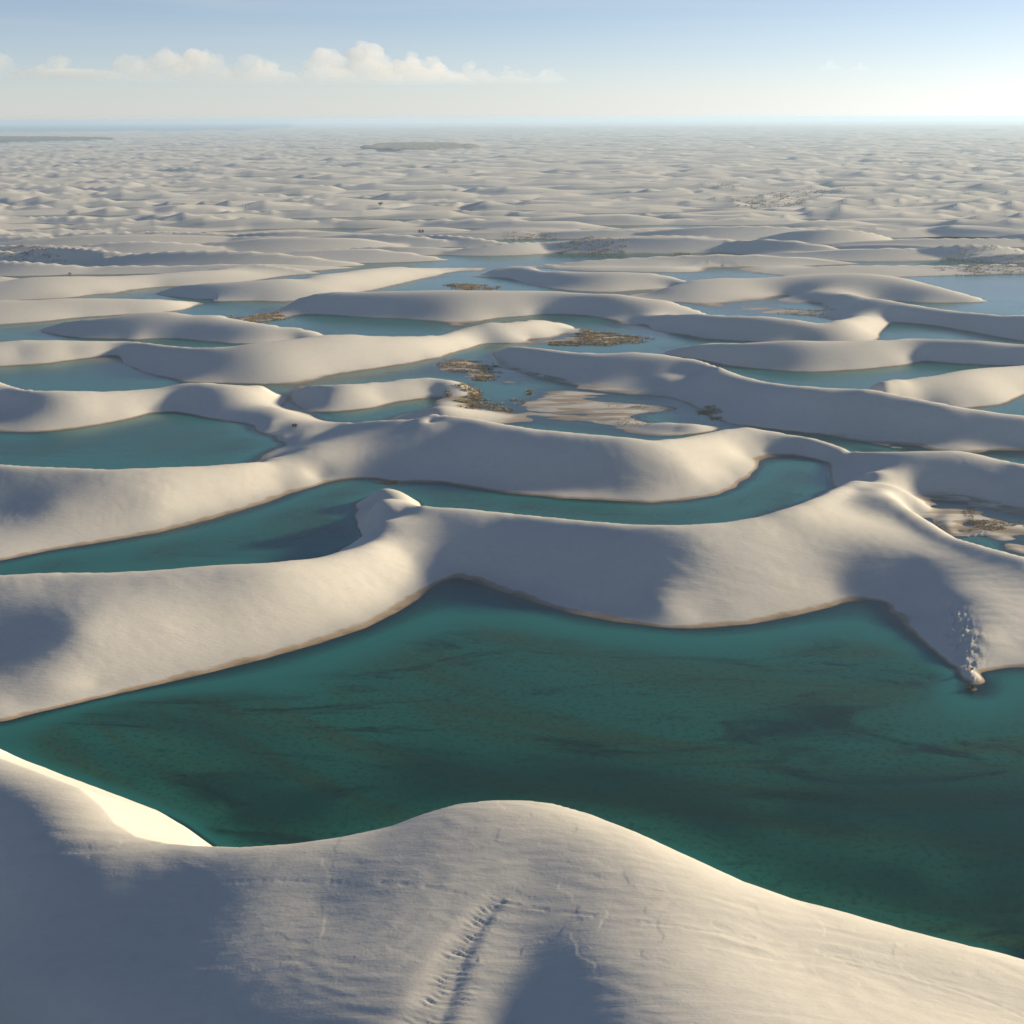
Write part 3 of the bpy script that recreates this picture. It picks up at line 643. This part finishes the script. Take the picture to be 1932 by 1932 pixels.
def height_at(x, y):
    d = np.hypot(x, y); a = np.arctan2(x, y)
    dvv, avv, ZZ = (dv, av, Z) if np.max(d) < NEAR else (dv2, av2, Z2)
    i = np.clip(np.searchsorted(dvv, d) - 1, 0, len(dvv) - 2); j = np.clip(np.searchsorted(avv, a) - 1, 0, len(avv) - 2)
    u = np.clip((d - dvv[i]) / (dvv[i + 1] - dvv[i]), 0, 1); v = np.clip((a - avv[j]) / (avv[j + 1] - avv[j]), 0, 1)
    return (ZZ[i, j] * (1 - u) + ZZ[i + 1, j] * u) * (1 - v) + (ZZ[i, j + 1] * (1 - u) + ZZ[i + 1, j + 1] * u) * v
def on_ground(px, py):
    """where the sight line through a picture point meets the sand"""
    z = 0.0
    for _ in range(25):
        g = ground(np.array([float(px)]), np.array([float(py)]), np.array([z]))[0]
        z = .5 * z + .5 * max(float(height_at(np.array([g[0]]), np.array([g[1]]))[0]), 0.0)
    return Vector((g[0], g[1], float(height_at(np.array([g[0]]), np.array([g[1]]))[0])))

# ------------------------------------------------------------------ the lagoons
def label_mask(m):
    R, Cc = m.shape; lab = np.zeros((R, Cc), np.int32); par = [0]
    def find(a):
        while par[a] != a: par[a] = par[par[a]]; a = par[a]
        return a
    prev = []
    for r in range(R):
        row = np.flatnonzero(np.diff(np.concatenate([[0], m[r].astype(np.int8), [0]])))
        cur = []
        for s_, e_ in zip(row[::2], row[1::2]):
            k = 0
            for (ps, pe, pk) in prev:
                if ps < e_ and pe > s_:
                    pk = find(pk)
                    if k == 0: k = pk
                    elif find(k) != pk: par[pk] = find(k)
            if k == 0: par.append(len(par)); k = len(par) - 1
            lab[r, s_:e_] = k; cur.append((s_, e_, k))
        prev = cur
    lut = np.array([find(i) for i in range(len(par))]); return lut[lab]
def make_lagoons(X, Y, Z, minpx, named, name, limit):
    lab = label_mask(Z < .02)
    ids, cnt = np.unique(lab[lab > 0], return_counts=True)
    ids = ids[np.argsort(-cnt)]; cnt = np.sort(cnt)[::-1]
    grown = lab.copy()
    for ax, sh in ((0, 1), (0, -1), (1, 1), (1, -1)) * 2:
        r_ = np.roll(grown, sh, ax); grown = np.where(grown == 0, r_, grown)
    cell = np.maximum.reduce([grown[:-1, :-1], grown[1:, :-1], grown[:-1, 1:], grown[1:, 1:]])
    rest = np.zeros(cell.shape, bool); made = 0
    for k, c in zip(ids, cnt):
        mask = cell == k
        if c < minpx or made >= limit: rest |= mask; continue
        sel = lab == k; cxx, cyy = X[sel].mean(), Y[sel].mean()
        made += 1
        yield mask, sel, cxx, cyy
    if rest.any(): yield rest, None, 0, 0
def in_picture(x, y, z=0.0):
    v = np.array([x, y, z - CAMH]); q = v @ _f
    return (v @ _r / q * FOC + .5) * 1932, (.5 - v @ _u / q * FOC) * 1932
SEEDS = [((1200,1300), 'large deep green lagoon behind the front dune'), ((1300,970), 'curved turquoise lagoon between the two central dunes'),
  ((250,830), 'teal lagoon below the bowl dune on the left'), ((150,705), 'blue lagoon upper left behind the bowl dune ridge'),
  ((740,775), 'small pond in front of the little bowl dune'), ((1500,715), 'pale blue lagoon right behind the long dark dune'),
  ((700,615), 'blue lagoon left of centre with sand bars along its near side'), ((1100,770), 'shallow marshy pool at the centre with brown grass'),
  ((1720,630), 'pale lagoon behind the lit lobe on the right'), ((1860,1000), 'shallow pool with brown ledges at the right edge'),
  ((1400,580), 'shallow streaked pool with sand bars right of centre'), ((40,625), 'small blue lagoon at the left edge beside the long low dune'),
  ((1905,765), 'bit of pale lagoon at the right edge below the smooth dune'), ((430,580), 'narrow blue lagoon beside dark scrub on the left'), ((780,550), 'wedge of blue water in front of the grass island')]
def water_objects(X, Y, Z, minpx, limit, far):
    cnt = 0
    seed_xy = [ground(np.array([float(a)]), np.array([float(b)]), np.array([0.]))[0] for (a, b), _ in SEEDS]
    taken = set()
    for mask, sel, cxx, cyy in make_lagoons(X, Y, Z, minpx, None, '', limit):
        ii, jj = np.flatnonzero(mask.any(1)), np.flatnonzero(mask.any(0))
        a0, a1, b0, b1 = ii[0], ii[-1] + 1, jj[0], jj[-1] + 1
        sl = (slice(a0, a1 + 1), slice(b0, b1 + 1))
        me = grid_mesh('lagoon', X[sl], Y[sl], np.zeros(X[sl].shape), {'depth': -Z[sl]}, mask[a0:a1, b0:b1])
        if sel is None:
            link('small_pools', me, WATERM, kind='stuff', label='scattered small pools far off between dunes' if far else 'tiny puddles in the hollows between the dunes'); continue
        lb = None
        if not far:
            for q, (sx, (pt, text)) in enumerate(zip(seed_xy, SEEDS)):
                if q in taken: continue
                w = np.argmin((X - sx[0]) ** 2 + (Y - sx[1]) ** 2)
                if sel.ravel()[w]: lb = text; taken.add(q); break
        px, py = in_picture(cxx, cyy)
        if lb is None: lb = 'distant pale pool among the far dunes' if far else 'small shallow pool in a hollow between middle dunes'
        o = link('lagoon', me, WATERM, kind='structure', label=lb)
        o['group'] = 'lagoons between the dunes'; cnt += 1
    print('lagoons', cnt)
water_objects(X, Y, Z, 160, 40, False)
water_objects(X2, Y2, Z2, 60, 25, True)
print("water", time.time() - _t)

# ------------------------------------------------------------------ marsh grass
def tuft_mesh(name, centres, size, rg, blades=5):
    co, fa = [], []
    for (x, y, z) in centres:
        s = size * (.55 + .9 * rg.random())
        for b in range(blades):
            a = rg.random() * 2 * math.pi; l = s * (.5 + .6 * rg.random()); w = s * .16
            bx, by = x + (rg.random() - .5) * s, y + (rg.random() - .5) * s
            dx, dy = math.cos(a), math.sin(a); k = len(co)
            co += [(bx - dy * w, by + dx * w, z - .1), (bx + dy * w, by - dx * w, z - .1), (bx + dx * l * .7, by + dy * l * .7, z + l * .75)]
            fa.append((k, k + 1, k + 2))
    me = bpy.data.meshes.new(name); me.from_pydata(co, [], fa); me.update(); return me
PATCH = [  # picture x, y, half-width, half-height, tufts, label
  ([(905,700,26,14), (893,735,34,18), (925,762,40,10), (965,738,22,7), (875,688,30,8)], 2600, .75, 'brown marsh grass fanning out beside the central shallow pool'),
  ([(1140,648,62,13), (1128,628,36,5), (1075,655,26,6)], 1900, .9, 'dense block of brown grass behind the long dark dune'),
  ([(480,601,42,7), (512,596,12,8)], 800, .9, 'dark scrubby grass at the tip of the low dune left of centre'),
  ([(62,492,42,10)], 600, 1.1, 'olive grass patch at the far left edge'),
  ([(878,539,40,7)], 600, 1.1, 'ochre grass islet in the blue wedge of water'),
  ([(1115,472,40,14), (1286,485,14,5)], 900, 1.2, 'russet grass clump on the flat upper centre'),
  ([(1862,502,66,13)], 900, 1.0, 'speckled dry grass on the wet flat at the right'),
  ([(1333,786,17,10)], 350, .6, 'brown broken bank at the foot of the dark dune'),
  ([(1205,790,26,14), (1215,768,40,5)], 350, .45, 'tan grass on the curled sand bar'),
  ([(1525,590,34,7)], 260, .7, 'thin straw grass on the streaked sand flat'),
  ([(722,909,18,4)], 220, .5, 'olive weed at the neck of the curved lagoon'),
  ([(1830,978,8,16), (1880,990,60,5), (1880,1003,22,4)], 420, .5, 'straw coloured grass on the ledges of the right pool'),
  ([(1440,385,46,7), (1520,369,48,4), (1370,356,30,4)], 900, 2.0, 'ochre heath between the far dunes at the right'),
  ([(1000,452,30,6)], 260, 1.1, 'sparse tufts left of the russet clump')]
for e, (ells, cnt, size, text) in enumerate(PATCH):
    rg = random.Random(100 + e); pts = []; tot = sum(a * b for _, _, a, b in ells)
    for (px, py, rx, ry) in ells:
        need = int(cnt * rx * ry / tot); tries = 0
        while need > 0 and tries < cnt * 12:
            tries += 1
            a = rg.random() * 2 * math.pi; q = math.sqrt(rg.random())
            x_, y_ = px + rx * q * math.cos(a) * 1.7, py + ry * q * math.sin(a) * 1.6
            g = ground(np.array([x_]), np.array([y_]), np.array([.15]))[0]
            nz = noise(np.array([g[0] / 14]), np.array([g[1] / 5 + g[0] / 20]), 60)[0]
            if nz < -.05 + .5 * (q - .6): continue
            z = float(height_at(g[:1], g[1:2])[0])
            if z < -.5 or (z > 3.2 and math.hypot(g[0], g[1]) < 900): continue
            pts.append((g[0], g[1], max(z, -.15))); need -= 1
    if pts: link('marsh_grass', tuft_mesh('marsh_grass', pts, size, rg), GRASS, kind='stuff', label=text)
def canopy(name, a0, a1, d0, d1, top, mat, text):
    aa = np.radians(np.linspace(a0, a1, 150)); dd = np.linspace(d0, d1, 60); A, Dd = np.meshgrid(aa, dd)
    x, y = Dd * np.sin(A), Dd * np.cos(A)
    u = (A - A.mean()) / (A.max() - A.mean()); v = (Dd - Dd.mean()) / (Dd.max() - Dd.mean())
    e = np.clip(1.15 - u * u - v * v + .5 * noise(x / 260, y / 260, 71), -.5, 1)
    z = -4 + (top + 8) * sstep(0, .45, e) + 2.2 * noise(x / 22, y / 40, 72) * (e > 0)
    link(name, grid_mesh(name, x, y, z), mat, kind='stuff', label=text)
canopy('coastal_scrub', -25, -15.5, 6500, 8600, 10, SCRUB, 'dark green scrub strip low on the far left')
canopy('brown_heath', -6.0, -1.1, 4300, 5600, 7, HEATH, 'brown heath patch far off left of centre')

# ------------------------------------------------------------------ shrubs and crumbled ledges
def shrub(px, py, w, h, text, n=260, seed=1):
    p = on_ground(px, py); rg = random.Random(seed)
    root = bpy.data.objects.new('shrub', None); scene.collection.objects.link(root); root.location = p
    root['label'] = text; root['category'] = 'shrub'; root['group'] = 'lone shrubs on the sand'
    co, fa = [], []
    lobes = [((rg.random() - .5) * w * .75, (rg.random() - .5) * w * .5, h * (.35 + .35 * rg.random()), w * (.16 + .14 * rg.random())) for _ in range(6)]
    for k in range(n):
        lx, ly, lz, lr = rg.choice(lobes); v = Vector((rg.gauss(0, 1), rg.gauss(0, 1), rg.gauss(0, 1))).normalized() * lr * rg.random() ** .4
        c = Vector((lx, ly, lz)) + v; c.z = max(c.z, .05)
        a = Vector((rg.gauss(0, 1), rg.gauss(0, 1), rg.gauss(0, 1))).normalized() * w * .06; b_ = a.orthogonal().normalized() * w * .04
        i = len(co); co += [tuple(c - a), tuple(c + b_), tuple(c + a), tuple(c - b_)]; fa.append((i, i + 1, i + 2, i + 3))
    me = bpy.data.meshes.new('foliage'); me.from_pydata(co, [], fa); me.update()
    f = link('foliage', me, LEAF); f.parent = root
    co, fa = [], []
    for lx, ly, lz, lr in lobes:
        i = len(co); r_ = w * .02
        for s in (0, 1):
            for q in range(4):
                an = q * math.pi / 2; rr = r_ * (1 - .6 * s); co.append((lx * s + rr * math.cos(an), ly * s + rr * math.sin(an), -.15 + (lz + .15) * s))
        fa += [(i + q, i + (q + 1) % 4, i + 4 + (q + 1) % 4, i + 4 + q) for q in range(4)]
    me = bpy.data.meshes.new('stem'); me.from_pydata(co, [], fa); me.update()
    st = link('stem', me, STEM); st.parent = root
shrub(556, 806, 2.3, 1.2, 'small dark shrub alone on the saddle below the bowl dune', seed=3)
shrub(1831, 1302, 1.7, .9, 'dark shrub at the very tip of the sand spit', seed=4)
shrub(1831, 1266, 1.3, .8, 'low shrub just above the tip of the sand spit', n=160, seed=5)
shrub(795, 441, 5.5, 5.0, 'tall lone bush upper centre on the far sand', seed=6)
shrub(654, 486, 4.5, 3.5, 'bush beside the dark lens dune left of centre', seed=7)
shrub(133, 518, 2.6, 1.5, 'tiny dark bush on the bank of the far left lagoon', n=140, seed=8)
shrub(1710, 481, 6.0, 3.0, 'round dark bush on the bright far sand at the right', seed=9)
shrub(717, 388, 7.0, 5.0, 'dark speck of a bush high in the left far dunes', n=160, seed=10)
shrub(832, 752, 1.4, .7, 'dark tuft under the end of the little bowl dune', n=120, seed=11)

# ------------------------------------------------------------------ air and clouds
def volume_material(name, color, density, aniso):
    k = NT(name); v = k.n('VolumePrincipled'); v.inputs['Color'].default_value = (*color, 1); v.inputs['Density'].default_value = density; v.inputs['Anisotropy'].default_value = aniso
    k.l(v.outputs[0], k.out.inputs['Volume']); return k, v
def box(name, lo, hi):
    co = [(x, y, z) for z in (lo[2], hi[2]) for y in (lo[1], hi[1]) for x in (lo[0], hi[0])]
    fa = [(0, 2, 3, 1), (4, 5, 7, 6), (0, 1, 5, 4), (2, 6, 7, 3), (0, 4, 6, 2), (1, 3, 7, 5)]
    me = bpy.data.meshes.new(name); me.from_pydata(co, [], fa); me.update(); return me
k, v = volume_material('haze', (.57, .76, 1.0), 8.5e-5, .3)
link('haze', box('haze', (-34000, -3000, -22), (34000, 34000, 103)), k.m, kind='stuff', label='thin pale haze over the dunes')

def cloud(px, ytop, ybase, halfw, dist, n, seed, text, dens=.0016):
    rg = random.Random(seed); co = []
    dr = ray(np.array([px - halfw, px + halfw, px, px]), np.array([ybase, ybase, ytop, ybase])); q = [v * (dist / v[1]) for v in dr]
    w = abs(q[1][0] - q[0][0]) / 2; zb, zt = q[3][2] + CAMH, q[2][2] + CAMH; H_ = zt - zb; cxx = q[2][0]
    import bmesh
    bm = bmesh.new()
    bmesh.ops.create_icosphere(bm, subdivisions=3, radius=1.0, matrix=Matrix.Translation((cxx, dist, zb + H_ * .22)) @ Matrix.Diagonal((w * .85, w * .5, H_ * .30, 1)))
    n = int(n * 3)
    for i in range(n):
        u = rg.uniform(-1, 1); env = (1 - abs(u) ** 1.7); r_ = H_ * rg.uniform(.10, .25) * (.6 + .6 * env)
        hgt = zb + r_ * .6 + (H_ * env - 1.5 * r_) * rg.random() ** .8 if i else zt - r_ - zb * 0
        if i == 0: u = rg.uniform(-.15, .15)
        c = Vector((cxx + u * w, dist + rg.uniform(-.5, .5) * w * .6, min(max(hgt, zb + r_ * .35), zb + H_ * .3 + H_ * env * .7)))
        bmesh.ops.create_icosphere(bm, subdivisions=2, radius=r_, matrix=Matrix.Translation(c) @ Matrix.Diagonal((rg.uniform(1, 1.5), rg.uniform(.9, 1.3), rg.uniform(.75, 1), 1)))
    me = bpy.data.meshes.new('cloud_raw'); bm.to_mesh(me); bm.free()
    o = bpy.data.objects.new('cloud_raw', me); scene.collection.objects.link(o)
    md = o.modifiers.new('r', 'REMESH'); md.mode = 'VOXEL'; md.voxel_size = H_ / 34
    dg = bpy.context.evaluated_depsgraph_get(); ev = bpy.data.meshes.new_from_object(o.evaluated_get(dg))
    bpy.data.objects.remove(o); bpy.data.meshes.remove(me)
    nv = len(ev.vertices); P_ = np.empty(nv * 3, np.float32); ev.vertices.foreach_get('co', P_); P_ = P_.reshape(-1, 3).astype(float)
    N_ = np.empty(nv * 3, np.float32); ev.vertices.foreach_get('normal', N_); N_ = N_.reshape(-1, 3)
    s1, s2 = H_ * .16, H_ * .07
    dn = noise(P_[:, 0] / s1 + P_[:, 1] / s1 * .7, P_[:, 2] / s1 - P_[:, 1] / s1 * .4, seed) * H_ * .05 + noise(P_[:, 0] / s2 + P_[:, 1] / s2 * .6, P_[:, 2] / s2 - P_[:, 1] / s2 * .5, seed + 1) * H_ * .03
    P_ += N_ * dn[:, None]; P_[:, 2] = np.maximum(P_[:, 2], zb)
    ev.vertices.foreach_set('co', P_.astype(np.float32).ravel()); ev.update()
    ev.name = 'cloud'; ob = link('cloud', ev, cloud_mat(zb, zt, dens))
    ob['label'] = text; ob['category'] = 'cloud'; ob['group'] = 'row of cumulus clouds'
def cloud_mat(zb, zt, dens):
    k, v = volume_material('cloud', (1, 1, 1), dens, .35)
    z = k.n('SeparateXYZ', Vector=k.n('NewGeometry').outputs['Position']).outputs['Z']
    k.l(k.math('MULTIPLY', k.ramp(z, zb - (zt - zb) * .1, zb + (zt - zb) * .75), dens), v.inputs['Density'])
    return k.m
CL = [(0,92,150,34,5,'piece of cloud at the left edge of the sky',.0010), (120,104,152,95,9,'faint low bank of cloud at the far left',.0011), (246,90,155,40,9,'narrow upright cloud first of the bright row',.0012),
  (308,86,156,40,9,'lumpy cloud beside the narrow upright one',.0012), (375,80,158,48,11,'round headed cloud in the left part of the row',.0014), (482,97,158,66,12,'broad low cloud in the middle of the row',.0013),
  (612,84,158,46,10,'cloud at the left shoulder of the tallest cloud',.0016), (682,72,158,52,13,'tallest towering cloud of the row',.0018), (780,94,158,84,14,'sloping cloud at the right of the tallest one',.0014),
  (890,112,158,42,8,'ragged cloud at the right end of the row',.0010), (960,122,158,40,7,'thin cloud scrap right of the ragged one',.0008), (1030,124,158,38,7,'last faint scrap of the cloud row near the centre',.0007), (1568,112,132,20,5,'small pale puff alone high on the right',.0008), (1625,117,132,18,5,'smaller pale puff right of the lone one',.0007)]
for q, (px, yt, yb, hw, n_, text, dens) in enumerate(CL): cloud(px, yt, yb + 3, hw * 1.35, 26000 + 900 * (q % 3), n_, 300 + q, text, dens * .9)
print("all", time.time() - _t)
